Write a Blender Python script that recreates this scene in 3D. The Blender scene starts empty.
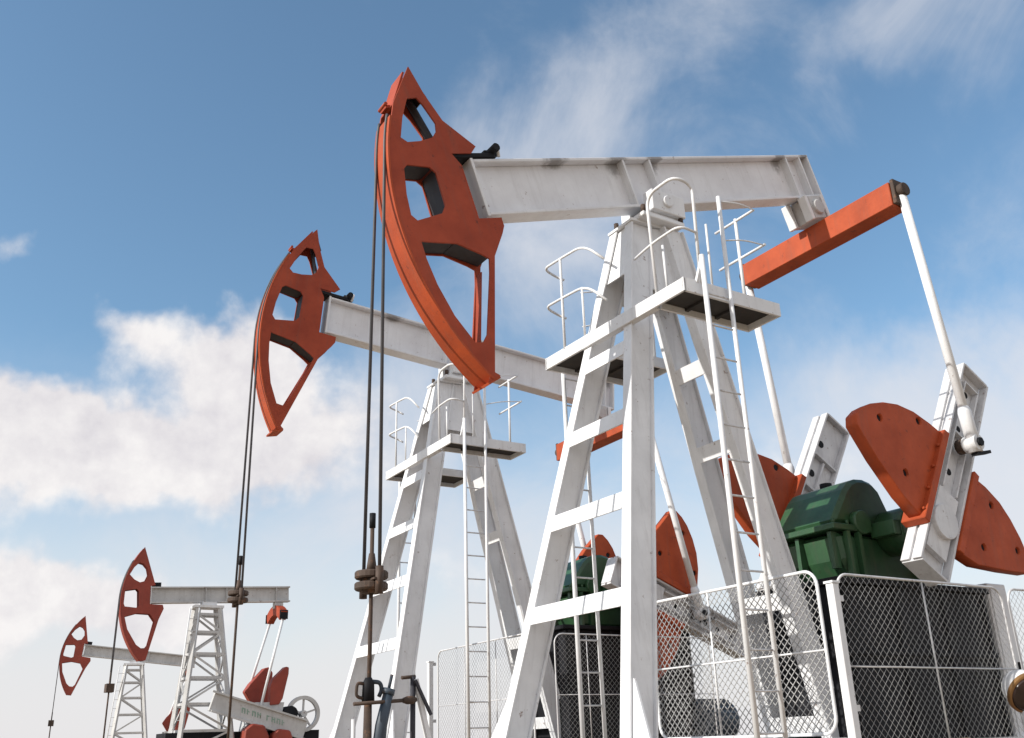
import bpy, bmesh, math, random
from mathutils import Vector, Matrix
random.seed(7)
scene = bpy.context.scene
col = scene.collection
R = math.radians
sin, cos, pi = math.sin, math.cos, math.pi

# ------------------------------------------------------------------ camera
F_PX = 959.53
CR = Vector((0.9994406447, 0.0121283949, -0.0311656812))
CU = Vector((0.0334424527, -0.3624617750, 0.9313984453))
CF = Vector((0.0, 0.9319197195, 0.3626646334))
CAM = Vector((0, 0, 0.30))
cd = bpy.data.cameras.new('camera')
cam = bpy.data.objects.new('camera', cd)
col.objects.link(cam)
cam.matrix_world = Matrix(((CR.x, CU.x, -CF.x, CAM.x), (CR.y, CU.y, -CF.y, CAM.y), (CR.z, CU.z, -CF.z, CAM.z), (0, 0, 0, 1)))
cd.sensor_width = 36.0
cd.lens = 36.0 * F_PX / 1024.0
cd.clip_start = 0.05
cd.clip_end = 6000
scene.camera = cam

# ------------------------------------------------------------------ materials
def new_mat(name):
    m = bpy.data.materials.new(name)
    m.use_nodes = True
    nt = m.node_tree
    b = nt.nodes['Principled BSDF']
    return m, nt, b

def nd(nt, t, **kw):
    n = nt.nodes.new(t)
    for k, v in kw.items():
        setattr(n, k, v)
    return n

def ramp(nt, src, a, b, ca=(0, 0, 0, 1), cb=(1, 1, 1, 1)):
    r = nd(nt, 'ShaderNodeValToRGB')
    r.color_ramp.elements[0].position = a
    r.color_ramp.elements[1].position = b
    r.color_ramp.elements[0].color = ca
    r.color_ramp.elements[1].color = cb
    nt.links.new(src, r.inputs[0])
    return r.outputs[0]

def mixc(nt, fac, a, b):
    n = nd(nt, 'ShaderNodeMix', data_type='RGBA')
    if hasattr(fac, 'links') or hasattr(fac, 'is_linked'):
        nt.links.new(fac, n.inputs[0])
    else:
        n.inputs[0].default_value = fac
    for i, v in ((6, a), (7, b)):
        if isinstance(v, tuple):
            n.inputs[i].default_value = (*v[:3], 1)
        else:
            nt.links.new(v, n.inputs[i])
    return n.outputs[2]

def math_n(nt, op, a, b=None, clamp=False):
    n = nd(nt, 'ShaderNodeMath', operation=op)
    n.use_clamp = clamp
    for i, v in enumerate((a, b)):
        if v is None:
            continue
        if isinstance(v, (int, float)):
            n.inputs[i].default_value = v
        else:
            nt.links.new(v, n.inputs[i])
    return n.outputs[0]

def noise(nt, vec, scale, detail=4, rough=0.6, dist=0.0):
    n = nd(nt, 'ShaderNodeTexNoise')
    n.inputs['Scale'].default_value = scale
    n.inputs['Detail'].default_value = detail
    n.inputs['Roughness'].default_value = rough
    n.inputs['Distortion'].default_value = dist
    if vec is not None:
        nt.links.new(vec, n.inputs['Vector'])
    return n.outputs['Fac']

def paint(name, base, dark, rust=(0.16, 0.07, 0.035), rough=0.45, dirt=0.35, rust_amt=0.06, metallic=0.0, streak=True, bump=0.08, stain=None, spec=0.5):
    """weathered paint: tone drift, vertical streaks of grime, chips of rust"""
    m, nt, b = new_mat(name)
    tc = nd(nt, 'ShaderNodeTexCoord')
    oi = nd(nt, 'ShaderNodeObjectInfo')
    add = nd(nt, 'ShaderNodeVectorMath', operation='ADD')
    nt.links.new(tc.outputs['Object'], add.inputs[0])
    sc = nd(nt, 'ShaderNodeVectorMath', operation='SCALE')
    nt.links.new(oi.outputs['Random'], sc.inputs[3])
    sc.inputs[0].default_value = (7, 3, 5)
    nt.links.new(sc.outputs[0], add.inputs[1])
    v = add.outputs[0]
    n1 = noise(nt, v, 2.2, 6, 0.65)
    c = mixc(nt, ramp(nt, n1, 0.35, 0.72), base, dark)
    if streak:
        mp = nd(nt, 'ShaderNodeMapping')
        mp.inputs['Scale'].default_value = (9, 9, 0.7)
        nt.links.new(v, mp.inputs[0])
        n2 = noise(nt, mp.outputs[0], 1.6, 5, 0.65)
        f = math_n(nt, 'MULTIPLY', ramp(nt, n2, 0.52, 0.75), dirt)
        c = mixc(nt, f, c, tuple(x * 0.45 + y * 0.35 for x, y in zip(dark, (0.2, 0.16, 0.12))))
    n3 = noise(nt, v, 11, 7, 0.7)
    f3 = ramp(nt, n3, 0.66 - rust_amt, 0.72 - rust_amt * 0.6)
    f3 = math_n(nt, 'MULTIPLY', f3, 0.75)
    c = mixc(nt, f3, c, rust)
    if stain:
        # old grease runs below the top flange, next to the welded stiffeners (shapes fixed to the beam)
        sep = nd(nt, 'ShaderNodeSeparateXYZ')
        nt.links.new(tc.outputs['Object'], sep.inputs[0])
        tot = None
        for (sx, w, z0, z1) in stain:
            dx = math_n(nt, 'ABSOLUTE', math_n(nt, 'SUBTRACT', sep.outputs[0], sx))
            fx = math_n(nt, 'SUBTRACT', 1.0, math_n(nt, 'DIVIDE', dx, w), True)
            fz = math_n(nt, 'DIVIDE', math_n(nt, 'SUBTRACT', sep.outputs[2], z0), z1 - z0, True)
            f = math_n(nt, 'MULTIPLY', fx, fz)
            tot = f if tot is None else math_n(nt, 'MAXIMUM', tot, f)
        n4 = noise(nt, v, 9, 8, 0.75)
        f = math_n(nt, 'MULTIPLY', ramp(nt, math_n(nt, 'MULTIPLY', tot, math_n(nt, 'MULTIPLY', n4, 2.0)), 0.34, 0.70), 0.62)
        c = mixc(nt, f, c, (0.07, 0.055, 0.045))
    nt.links.new(c, b.inputs['Base Color'])
    rr = nd(nt, 'ShaderNodeMapRange')
    rr.inputs[3].default_value = rough - 0.1
    rr.inputs[4].default_value = rough + 0.2
    nt.links.new(n1, rr.inputs[0])
    nt.links.new(rr.outputs[0], b.inputs['Roughness'])
    b.inputs['Metallic'].default_value = metallic
    b.inputs['Specular IOR Level'].default_value = spec
    bp = nd(nt, 'ShaderNodeBump')
    bp.inputs['Strength'].default_value = bump
    bp.inputs['Distance'].default_value = 0.02
    nt.links.new(noise(nt, v, 5, 5, 0.6), bp.inputs['Height'])
    nt.links.new(bp.outputs[0], b.inputs['Normal'])
    return m

M = {}
M['white'] = paint('white_paint', (0.80, 0.81, 0.83), (0.67, 0.68, 0.70), rust_amt=0.032, dirt=0.28)
M['beam'] = paint('white_beam_paint', (0.78, 0.79, 0.82), (0.66, 0.66, 0.69), rust_amt=0.025, dirt=0.22,
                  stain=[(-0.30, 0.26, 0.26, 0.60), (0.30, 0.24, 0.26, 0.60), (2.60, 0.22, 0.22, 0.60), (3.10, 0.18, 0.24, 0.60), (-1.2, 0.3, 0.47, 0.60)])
M['grey'] = paint('grey_paint', (0.58, 0.58, 0.58), (0.44, 0.44, 0.44), rust_amt=0.05, dirt=0.4)
M['steel'] = paint('galvanised_steel', (0.72, 0.72, 0.73), (0.54, 0.54, 0.56), rust_amt=0.04, dirt=0.5, metallic=0.1, rough=0.45)
M['red'] = paint('red_oxide_paint', (0.39, 0.064, 0.025), (0.26, 0.041, 0.019), rust=(0.10, 0.03, 0.02), rust_amt=0.05, dirt=0.4, rough=0.6, spec=0.3)
M['orange'] = paint('orange_paint', (0.45, 0.076, 0.020), (0.30, 0.049, 0.016), rust=(0.13, 0.035, 0.02), rust_amt=0.05, dirt=0.4, rough=0.58, spec=0.3)
M['farred'] = paint('faded_red_paint', (0.32, 0.048, 0.026), (0.22, 0.036, 0.022), rust=(0.10, 0.03, 0.02), rust_amt=0.04, dirt=0.3, rough=0.55)
M['green'] = paint('dark_green_paint', (0.038, 0.105, 0.044), (0.018, 0.056, 0.026), rust=(0.02, 0.02, 0.015), rust_amt=0.05, dirt=0.5, rough=0.34)
M['black'] = paint('black_paint', (0.014, 0.015, 0.019), (0.008, 0.008, 0.010), rust=(0.04, 0.035, 0.033), rust_amt=0.02, dirt=0.12, rough=0.6, spec=0.2)
M['deck'] = paint('dark_deck_boards', (0.045, 0.042, 0.042), (0.025, 0.023, 0.023), rust=(0.09, 0.05, 0.03), rust_amt=0.05, rough=0.75)
M['rust'] = paint('rusty_iron', (0.080, 0.050, 0.036), (0.038, 0.026, 0.020), rust=(0.19, 0.09, 0.045), rust_amt=0.10, rough=0.7, bump=0.3)
M['blue_black'] = paint('near_black_blue', (0.030, 0.030, 0.042), (0.018, 0.018, 0.026), rust=(0.10, 0.03, 0.02), rust_amt=0.05, dirt=0.3, rough=0.6)  # near-black blue tone for the horsehead's inner ribs, a strut flange and valve post
M['rope'] = paint('greasy_wire_rope', (0.075, 0.075, 0.085), (0.045, 0.043, 0.05), rust=(0.09, 0.05, 0.03), rust_amt=0.05, rough=0.5, streak=False)
M['valve'] = paint('blue_grey_valve_paint', (0.050, 0.075, 0.105), (0.028, 0.038, 0.055), rust=(0.14, 0.07, 0.04), rust_amt=0.08, rough=0.5)
M['wire'] = paint('galvanised_wire', (0.42, 0.42, 0.42), (0.28, 0.28, 0.28), rust_amt=0.03, dirt=0.3, rough=0.45, streak=False, bump=0.0)
M['lens'] = paint('dark_lamp_glass', (0.05, 0.03, 0.025), (0.03, 0.02, 0.02), rough=0.12, rust_amt=0.0, streak=False, bump=0.0)
M['bulb'] = paint('frosted_bulb', (0.85, 0.83, 0.75), (0.8, 0.78, 0.7), rough=0.2, rust_amt=0.0, streak=False, bump=0.0)
M['brass'] = paint('tarnished_brass_rim', (0.42, 0.24, 0.10), (0.28, 0.15, 0.07), rough=0.35, metallic=0.6, streak=False)
M['mark'] = paint('green_stencil_paint', (0.20, 0.33, 0.26), (0.30, 0.40, 0.35), rough=0.6)

# ------------------------------------------------------------------ mesh helpers   (x, w, z): w points to the near side, blender y = -w
class MB:
    def __init__(s):
        s.bm = bmesh.new()
    def hexa(s, c8):
        v = [s.bm.verts.new((p[0], -p[1], p[2])) for p in c8]
        for f in ((0, 1, 2, 3), (4, 5, 6, 7), (0, 1, 5, 4), (1, 2, 6, 5), (2, 3, 7, 6), (3, 0, 4, 7)):
            s.bm.faces.new([v[i] for i in f])
        return s
    def box(s, x0, x1, w0, w1, z0, z1):
        return s.hexa([(x0, w0, z0), (x1, w0, z0), (x1, w1, z0), (x0, w1, z0), (x0, w0, z1), (x1, w0, z1), (x1, w1, z1), (x0, w1, z1)])
    def skewbox(s, A, B, dx0, dx1, dw0, dw1):
        """prism whose horizontal section (dx, dw rectangle) runs from A to B"""
        c = []
        for P in (A, B):
            for (x, w) in ((dx0, dw0), (dx1, dw0), (dx1, dw1), (dx0, dw1)):
                c.append((P[0] + x, P[1] + w, P[2]))
        return s.hexa(c)
    def bar(s, A, B, a, b, up=(0, 0, 1)):
        """rectangular bar between two points, a wide across, b deep along up"""
        A, B, up = Vector(A), Vector(B), Vector(up)
        t = (B - A).normalized()
        r = t.cross(up)
        if r.length < 1e-4:
            r = t.cross(Vector((1, 0, 0)))
        r.normalize()
        u = r.cross(t).normalized()
        c = []
        for P in (A, B):
            for (i, j) in ((-1, -1), (1, -1), (1, 1), (-1, 1)):
                c.append(P + r * (i * a / 2) + u * (j * b / 2))
        return s.hexa(c)
    def tube(s, pts, r, n=8, cap=True, smooth=True):
        pts = [Vector((p[0], -p[1], p[2])) for p in pts]
        rings = []
        t0 = (pts[1] - pts[0]).normalized()
        ref = Vector((0, 0, 1)) if abs(t0.z) < 0.9 else Vector((1, 0, 0))
        nrm = t0.cross(ref).normalized()
        for i, p in enumerate(pts):
            if i == 0: t = t0
            elif i == len(pts) - 1: t = (pts[-1] - pts[-2]).normalized()
            else: t = ((pts[i + 1] - p).normalized() + (p - pts[i - 1]).normalized()).normalized()
            nrm = (nrm - t * nrm.dot(t)).normalized()
            bn = t.cross(nrm)
            rr = r[i] if isinstance(r, (list, tuple)) else r
            rings.append([s.bm.verts.new(p + (nrm * cos(2 * pi * k / n) + bn * sin(2 * pi * k / n)) * rr) for k in range(n)])
        for a, b in zip(rings, rings[1:]):
            for k in range(n):
                f = s.bm.faces.new((a[k], a[(k + 1) % n], b[(k + 1) % n], b[k]))
                f.smooth = smooth
        if cap:
            s.bm.faces.new(rings[0][::-1]); s.bm.faces.new(rings[-1])
        return s
    def cyl(s, A, B, r, n=16):
        return s.tube([A, B], r, n)
    def prism(s, poly, w0, w1):
        """polygon in the x-z plane between w0 and w1"""
        a = [s.bm.verts.new((p[0], -w0, p[1])) for p in poly]
        b = [s.bm.verts.new((p[0], -w1, p[1])) for p in poly]
        s.bm.faces.new(a); s.bm.faces.new(b[::-1])
        n = len(poly)
        for i in range(n):
            s.bm.faces.new((a[i], a[(i + 1) % n], b[(i + 1) % n], b[i]))
        return s
    def holed(s, outline, holes, w0, w1):
        """plate in the x-z plane with openings"""
        cu = bpy.data.curves.new('tmp', 'CURVE')
        cu.dimensions = '2D'; cu.fill_mode = 'BOTH'; cu.extrude = abs(w1 - w0) / 2
        for pl in [outline] + holes:
            sp = cu.splines.new('POLY'); sp.points.add(len(pl) - 1); sp.use_cyclic_u = True
            for q, p in zip(sp.points, pl): q.co = (p[0], p[1], 0, 1)
        o = bpy.data.objects.new('tmp', cu); col.objects.link(o)
        dg = bpy.context.evaluated_depsgraph_get()
        me = bpy.data.meshes.new_from_object(o.evaluated_get(dg))
        wm = (w0 + w1) / 2
        for v in me.vertices:
            x, y, z = v.co; v.co = (x, -(wm + z), y)
        s.bm.from_mesh(me)
        bpy.data.objects.remove(o); bpy.data.curves.remove(cu); bpy.data.meshes.remove(me)
        return s
    def ring(s, c, r0, r1, w0, w1, n=32):
        ang = [2 * pi * i / n for i in range(n)]
        V = [[s.bm.verts.new((c[0] + r * cos(a), -w, c[1] + r * sin(a))) for a in ang] for (r, w) in ((r0, w0), (r1, w0), (r1, w1), (r0, w1))]
        for j in range(4):
            A, B = V[j], V[(j + 1) % 4]
            for i in range(n):
                s.bm.faces.new((A[i], A[(i + 1) % n], B[(i + 1) % n], B[i]))
        return s
    def build(s, name, mat, parent=None, loc=(0, 0, 0), rot=None, bevel=0.0):
        bmesh.ops.remove_doubles(s.bm, verts=s.bm.verts, dist=1e-5)
        bmesh.ops.recalc_face_normals(s.bm, faces=s.bm.faces)
        me = bpy.data.meshes.new(name)
        s.bm.to_mesh(me); s.bm.free()
        me.materials.append(M[mat])
        o = bpy.data.objects.new(name, me); col.objects.link(o)
        if parent: o.parent = parent
        o.location = loc
        if rot: o.rotation_euler = rot
        if bevel:
            bv = o.modifiers.new('bevel', 'BEVEL'); bv.width = bevel; bv.segments = 1; bv.limit_method = 'ANGLE'; bv.angle_limit = R(40)
        return o

def rounded(pts, r, n=5):
    """polyline with rounded inner corners"""
    P = [Vector(p) for p in pts]
    out = [P[0]]
    for a, b, c in zip(P, P[1:], P[2:]):
        u, v = (a - b), (c - b)
        rr = min(r, u.length * 0.48, v.length * 0.48)
        p0, p1 = b + u.normalized() * rr, b + v.normalized() * rr
        for i in range(n + 1):
            t = i / n
            out.append(p0 * (1 - t) ** 2 + b * 2 * t * (1 - t) + p1 * t * t)
    out.append(P[-1])
    return out

def empty(name, loc, yaw, label, cat, group=None):
    o = bpy.data.objects.new(name, None); col.objects.link(o)
    o.empty_display_size = 0.3
    o.location = loc; o.rotation_euler = (0, 0, yaw)
    o['label'] = label; o['category'] = cat
    if group: o['group'] = group
    return o

# ------------------------------------------------------------------ the big pumpjack
def pumpjack(px, py, pz, yaw, th, phi, label, hdx=0.0, hsz=1.0):
    root = empty('pumpjack', (px, py, 0), yaw, label, 'pumpjack', 'pumpjacks in the oil field')
    G = -pz
    L0 = (0, 0, pz)
    T = dict(parent=root, loc=L0)
    # ---- walking beam (beam frame, tilted about the pivot)
    hb, bw, Lf, Lr = 0.62, 0.117, 2.31, 3.21
    b = MB()
    b.box(-Lf + .03, Lr - .02, -bw, bw, 0, .035).box(-Lf + .03, Lr - .02, -bw, bw, hb - .035, hb)
    b.box(-Lf + .03, Lr - .02, -.012, .012, .035, hb - .035)
    beam = b.build('walking_beam', 'beam', rot=(0, -th, 0), bevel=.006, **T)
    S = dict(parent=beam)
    MB().box(-Lf - .005, -Lf + .029, -bw - .004, bw + .004, -.01, hb + .01).build('end_plate', 'white', bevel=.004, **S)
    for sx in (-.22, .2, 2.72, 3.0):
        k = MB()
        for w in (-1, 1): k.box(sx - .012, sx + .012, *sorted((w * .0125, w * (bw - .006))), .0355, hb - .0355)
        k.build('stiffener', 'white', **S)
    k = MB()
    for w in (-1, 1): k.box(Lr - .05, Lr - .022, *sorted((w * .0125, w * (bw - .004))), .0355, hb - .0355)
    k.build('stiffener', 'white', **S)
    k = MB().box(-2.58, -2.0, -.13, .13, hb + .012, hb + .06)
    k.cyl((-2.0, -.2, hb + .09), (-2.0, .2, hb + .09), .045, 10).box(-2.06, -1.9, -.06, .06, hb + .062, hb + .13)
    k.build('head_latch', 'black', bevel=.005, **S)
    MB().tube(rounded([(-1.95, -.12, hb + .02), (-1.92, -.12, hb + .15), (-1.92, .12, hb + .15), (-1.95, .12, hb + .02)], .05), .018, 8).build('lifting_eye', 'white', **S)
    # ---- horsehead
    hw, RR, cx, cz = .150, 2.80, -.56, -.09
    arc = lambda v, r=RR: (cx - math.sqrt(r * r - (v - cz) ** 2), v)
    plate = [(-2.72, 1.63), (-2.64, 1.33), (-2.52, 1.03), (-2.22, .74), (-2.30, .665), (-2.54, .665), (-2.46, .53), (-2.46, -.045), (-2.19, -.05), (-2.19, -.14), (-2.24, -.22), (-2.42, -.45), (-2.84, -1.59), (-2.79, -1.63), (-2.93, -1.67)]
    r2 = RR - .02
    front = [arc(-1.45 + .1 * i, r2) for i in range(26)]
    plate = plate + [arc(-1.60, r2)] + front + [(-3.02, 1.22)]
    o1 = [(-2.85, 1.27), (-2.74, 1.28), (-2.69, 1.20), (-2.61, 1.0), (-2.63, .91), (-2.70, .84), (-2.86, .80), (-3.00, .79), (-3.06, .84), (-2.97, 1.06)]
    o2 = [(-3.13, .51), (-3.08, .55), (-2.84, .52), (-2.79, .46), (-2.80, .11), (-2.86, .03), (-3.16, -.03), (-3.21, .03), (-3.19, .24)]
    o3 = [(-3.19, -.24), (-3.12, -.25), (-2.80, -.29), (-2.56, -.42), (-2.49, -.47), (-2.54, -.62), (-2.79, -1.22), (-2.86, -1.29), (-2.95, -1.28), (-3.08, -1.0), (-3.16, -.68), (-3.19, -.42)]
    k = MB()
    for w in (-1, 1): k.holed(plate, [o1, o2, o3], *sorted((w * (hw - .022), w * hw)))
    head = k.build('horsehead', 'red', root, (hdx * cos(th), 0, pz + hdx * sin(th)), (0, -th, 0))
    head.scale = (1, 1, hsz)
    H = dict(parent=head)
    wr = 2 * hw - .05
    MB().hexa([(-2.485, -hw + .023, -.53), (-2.765, -hw + .023, -1.27), (-2.765, -hw + .11, -1.27), (-2.485, -hw + .11, -.53),
               (-2.502, -hw + .023, -.53), (-2.782, -hw + .023, -1.27), (-2.782, -hw + .11, -1.27), (-2.502, -hw + .11, -.53)]).build('strut_flange', 'red', **H)
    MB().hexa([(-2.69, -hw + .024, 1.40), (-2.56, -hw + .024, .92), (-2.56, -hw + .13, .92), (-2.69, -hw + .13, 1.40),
               (-2.71, -hw + .024, 1.40), (-2.58, -hw + .024, .92), (-2.58, -hw + .13, .92), (-2.71, -hw + .13, 1.40)]).build('strut_flange', 'blue_black', **H)
    # ribs welded between the cheek plates
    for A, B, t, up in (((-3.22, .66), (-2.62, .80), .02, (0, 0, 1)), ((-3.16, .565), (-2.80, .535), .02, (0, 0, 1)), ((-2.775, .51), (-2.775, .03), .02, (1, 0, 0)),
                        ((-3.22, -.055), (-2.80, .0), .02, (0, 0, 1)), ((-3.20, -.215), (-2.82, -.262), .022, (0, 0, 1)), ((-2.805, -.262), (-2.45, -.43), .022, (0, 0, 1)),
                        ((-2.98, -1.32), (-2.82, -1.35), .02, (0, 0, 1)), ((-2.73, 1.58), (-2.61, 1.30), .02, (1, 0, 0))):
        MB().bar((A[0], 0, A[1]), (B[0], 0, B[1]), wr, t, up).build('inner_rib', 'blue_black', **H)
    # curved front plate with raised lips
    k = MB()
    n = 44
    a0, a1 = math.asin((1.08 - cz) / RR), -math.asin((1.655 + cz) / RR)
    for (w0, w1, r0, r1) in ((-hw - .006, hw + .006, RR - .019, RR + .001),):
        for i in range(n):
            A, B = a0 + (a1 - a0) * i / n, a0 + (a1 - a0) * (i + 1) / n
            P = lambda a, r: (cx - r * cos(a), cz + r * sin(a))
            c = []
            for w in (w0, w1):
                for (a, r) in ((A, r0), (B, r0), (B, r1), (A, r1)):
                    q = P(a, r); c.append((q[0], w, q[1]))
            k.hexa(c)
    bmesh.ops.remove_doubles(k.bm, verts=k.bm.verts, dist=1e-4)
    fr = k.build('front_plate', 'orange', **H)
    k = MB().bar((-3.02, 0, 1.20), (-2.78, 0, 1.58), 2 * hw - .05, .02)
    k.build('top_cap', 'red', **H)
    k = MB()
    k.box(-3.06, -2.99, -.06, .06, 1.215, 1.245)
    k.cyl((-3.055, -.075, 1.255), (-3.055, .075, 1.255), .018, 10)
    k.build('rope_anchor', 'red', **H)
    k = MB().prism([(-2.95, -1.672), (-2.80, -1.632), (-2.795, -1.652), (-2.945, -1.694)], -hw, hw)
    k.build('bottom_plate', 'orange', **H)
    # ---- tower
    xft, xfb, xrt, xrb, yt, yb, ytr, ybr, lw = -.359, -1.833, .033, 1.77, .136, 1.138, .216, .389, .288
    ZT, ZB = -.3, -7.0
    def leg_at(front, side, z):
        t = (z - ZT) / (ZB - ZT)
        if front: x, w = xft + (xfb - xft) * t, yt + (yb - yt) * t
        else: x, w = xrt + (xrb - xrt) * t, ytr + (ybr - ytr) * t
        return (x, side * w, z)
    wd = .13
    for front in (True, False):
        for side in (1, -1):
            A, B = leg_at(front, side, -.30), leg_at(front, side, G)
            k = MB()
            k.skewbox(A, B, 0, .022, -wd, 0).skewbox(A, B, lw - .022, lw, -wd, 0)
            k.skewbox(A, B, .022, lw - .022, -.052, -.034)
            leg = k.build('tower_leg', 'white', bevel=.003, **T)
            if front:
                P = leg_at(front, side, G + .75)
                Q = leg_at(front, side, G + .02)
                s2 = 1 if side > 0 else -1
                y0 = P[1] - wd / 2
                out = .0 + s2 * (wd / 2)
                k = MB().hexa([(P[0] + .03, y0 + out, P[2]), (P[0] + .05, y0 + out, P[2]), (Q[0] + .05, Q[1] - wd / 2 + out, Q[2]), (Q[0] + .03, Q[1] - wd / 2 + out, Q[2]),
                               (P[0] + .03, y0 + out + s2 * .012, P[2]), (P[0] + .05, y0 + out + s2 * .012, P[2]), (Q[0] + .05, Q[1] - wd / 2 + out + s2 * .32, Q[2]), (Q[0] + .03, Q[1] - wd / 2 + out + s2 * .32, Q[2])])
                k.build('foot_gusset', 'white', parent=leg)
    for z in (-1.84, -2.63, -3.50, -4.39):
        a, c = leg_at(True, -1, z), leg_at(True, 1, z - .0)
        k = MB()
        dz = -.165
        sx = (xfb - xft) / (ZB - ZT) * dz
        x0 = a[0] - .004
        k.hexa([(x0, a[1] - .02, z), (x0 + .02, a[1] - .02, z), (x0 + .02, c[1] - wd + .02, z), (x0, c[1] - wd + .02, z),
                (x0 + sx, a[1] - .02, z + dz), (x0 + sx + .02, a[1] - .02, z + dz), (x0 + sx + .02, c[1] - wd + .02, z + dz), (x0 + sx, c[1] - wd + .02, z + dz)])
        k.box(x0 + .021, x0 + .13, a[1] + .002, c[1] - wd - .002, z - .022, z - .002)
        k.build('cross_bar', 'white', bevel=.003, **T)
    for z in (-1.80, -2.66, -4.27, -5.45):
        if z < G + .1: continue
        a, c = leg_at(False, -1, z), leg_at(False, 1, z)
        k = MB()
        dz = -.165
        sx = (xrb - xrt) / (ZB - ZT) * dz
        x0 = a[0] - .004
        k.hexa([(x0, a[1] - .02, z), (x0 + .02, a[1] - .02, z), (x0 + .02, c[1] - wd + .03, z), (x0, c[1] - wd + .03, z),
                (x0 + sx, a[1] - .02, z + dz), (x0 + sx + .02, a[1] - .02, z + dz), (x0 + sx + .02, c[1] - wd + .03, z + dz), (x0 + sx, c[1] - wd + .03, z + dz)])
        k.box(x0 + .021, x0 + .12, a[1] + .002, c[1] - wd - .002, z - .03, z - .002)
        k.build('cross_bar', 'white', bevel=.003, **T)
    # tower head: boxed plates, cap, bearing
    k = MB()
    a, c = leg_at(True, -1, -.31), leg_at(True, 1, -.31)
    a2, c2 = leg_at(True, -1, -.95), leg_at(True, 1, -.95)
    k.hexa([(a[0] + .03, a[1], -.31), (a[0] + .05, a[1], -.31), (c[0] + .05, c[1] - wd, -.31), (c[0] + .03, c[1] - wd, -.31),
            (a2[0] + .03, a2[1], -.95), (a2[0] + .05, a2[1], -.95), (c2[0] + .05, c2[1] - wd, -.95), (c2[0] + .03, c2[1] - wd, -.95)])
    for side in (1, -1):
        f0, f1, r0, r1 = leg_at(True, side, -.31), leg_at(True, side, -1.12), leg_at(False, side, -.31), leg_at(False, side, -1.12)
        o = -.06
        k.hexa([(f0[0] + .1, f0[1] + o, -.31), (r0[0] + .1, r0[1] + o, -.31), (r1[0] + .1, r1[1] + o, -1.12), (f1[0] + .1, f1[1] + o, -1.12),
                (f0[0] + .1, f0[1] + o - .015, -.31), (r0[0] + .1, r0[1] + o - .015, -.31), (r1[0] + .1, r1[1] + o - .015, -1.12), (f1[0] + .1, f1[1] + o - .015, -1.12)])
    a, c = leg_at(False, -1, -.31), leg_at(False, 1, -.31)
    a2, c2 = leg_at(False, -1, -1.05), leg_at(False, 1, -1.05)
    o = lw - .05
    k.hexa([(a[0] + o, a[1], -.31), (a[0] + o + .02, a[1], -.31), (c[0] + o + .02, c[1] - wd, -.31), (c[0] + o, c[1] - wd, -.31),
            (a2[0] + o, a2[1], -1.05), (a2[0] + o + .02, a2[1], -1.05), (c2[0] + o + .02, c2[1] - wd, -1.05), (c2[0] + o, c2[1] - wd, -1.05)])
    k.box(-.375, .345, -.275, .155, -.298, -.27)
    k.build('tower_head', 'white', **T)
    k = MB().box(-.22, .26, -.22, .22, -.214, -.16)
    k.box(-.16, .32, .125, .28, -.158, .10).box(-.16, .32, -.28, -.125, -.158, .10)
    k.cyl((.06, -.31, -.02), (.06, .31, -.02), .07, 14).box(-.30, .30, -.27, .27, -.269, -.2145)
    bear = k.build('saddle_bearing', 'white', bevel=.008, **T)
    for x in (-.27, .27):
        for w in (-.24, .24): MB().cyl((x, w, -.213), (x, w, -.13), .028, 6).build('bearing_bolt', 'rust', parent=bear)
    # platforms with rails
    zp = -1.55
    for side in (1, -1):
        w0, w1 = (.72, 1.18) if side > 0 else (-1.18, -.50)
        pl = MB().box(-.66, .57, w0 + .03, w1 - .03, zp - .055, zp - .005).build('platform', 'deck', **T)
        k = MB()
        k.box(-.69, .60, w1 - .029, w1, zp - .12, zp + .02) if side > 0 else k.box(-.69, .60, w0, w0 + .029, zp - .12, zp + .02)
        k.box(.571, .60, w0, w1 - .03, zp - .12, zp + .02) if side > 0 else k.box(.571, .60, w0 + .03, w1, zp - .12, zp + .02)
        if side > 0: k.box(-.60, .57, w0, w0 + .028, zp - .12, zp)
        else: k.box(-.60, .57, w1 - .028, w1, zp - .12, zp)
        k.build('platform_edge', 'white', parent=pl)
        k = MB()
        for x in (-.3, .1): k.box(x, x + .04, w0 + .03, w1 - .03, zp - .085, zp - .057)
        k.build('joist', 'deck', parent=pl)
        # front rail: hoop from the tower side round the outer corner
        k = MB()
        s = side
        ia, oa = (.76, 1.16)
        if s > 0:
            k.tube(rounded([(-.66, ia, zp), (-.68, ia, -.42), (-.68, oa + .02, -.42), (-.46, 1.2, -.46), (-.46, 1.17, zp)], .16, 6), .017, 8)
            k.tube(rounded([(-.62, .42, -.98), (-.68, .80, -.98), (-.68, oa + .03, -.98), (-.46, 1.19, -1.0)], .14, 5), .014, 8)
            k.tube([(-.55, .80, zp), (-.56, .80, -.98)], .014, 8)
            k.tube([(-.30, 1.16, zp), (-.31, 1.18, -.86)], .012, 8)
        else:
            k.tube([(-.68, -.80, zp), (-.68, -.80, -.42)], .016, 8)
            k.tube([(-.68, -.42, zp + .02), (-.68, -.42, -.95)], .013, 8)
            for dz in (0, -.50):
                k.tube(rounded([(-.60, -.10, -.72 + dz), (-.68, -.34, -.46 + dz), (-.68, -.80, -.42 + dz), (-.68, -1.14, -.40 + dz), (-.48, -1.17, -.44 + dz), (-.42, -1.10, -.50 + dz)], .22, 6), .015, 8)
        k.build('guard_rail', 'white', parent=pl)
        k = MB()
        k.tube([(.58, s * .75, zp), (.59, s * .75, -.33)], .018, 8)
        k.tube([(.585, s * .44, -.36), (.585, s * 1.03, -.36)], .015, 8)
        k.tube([(.585, s * .44, -.82), (.585, s * 1.12, -.82)], .015, 8)
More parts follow.
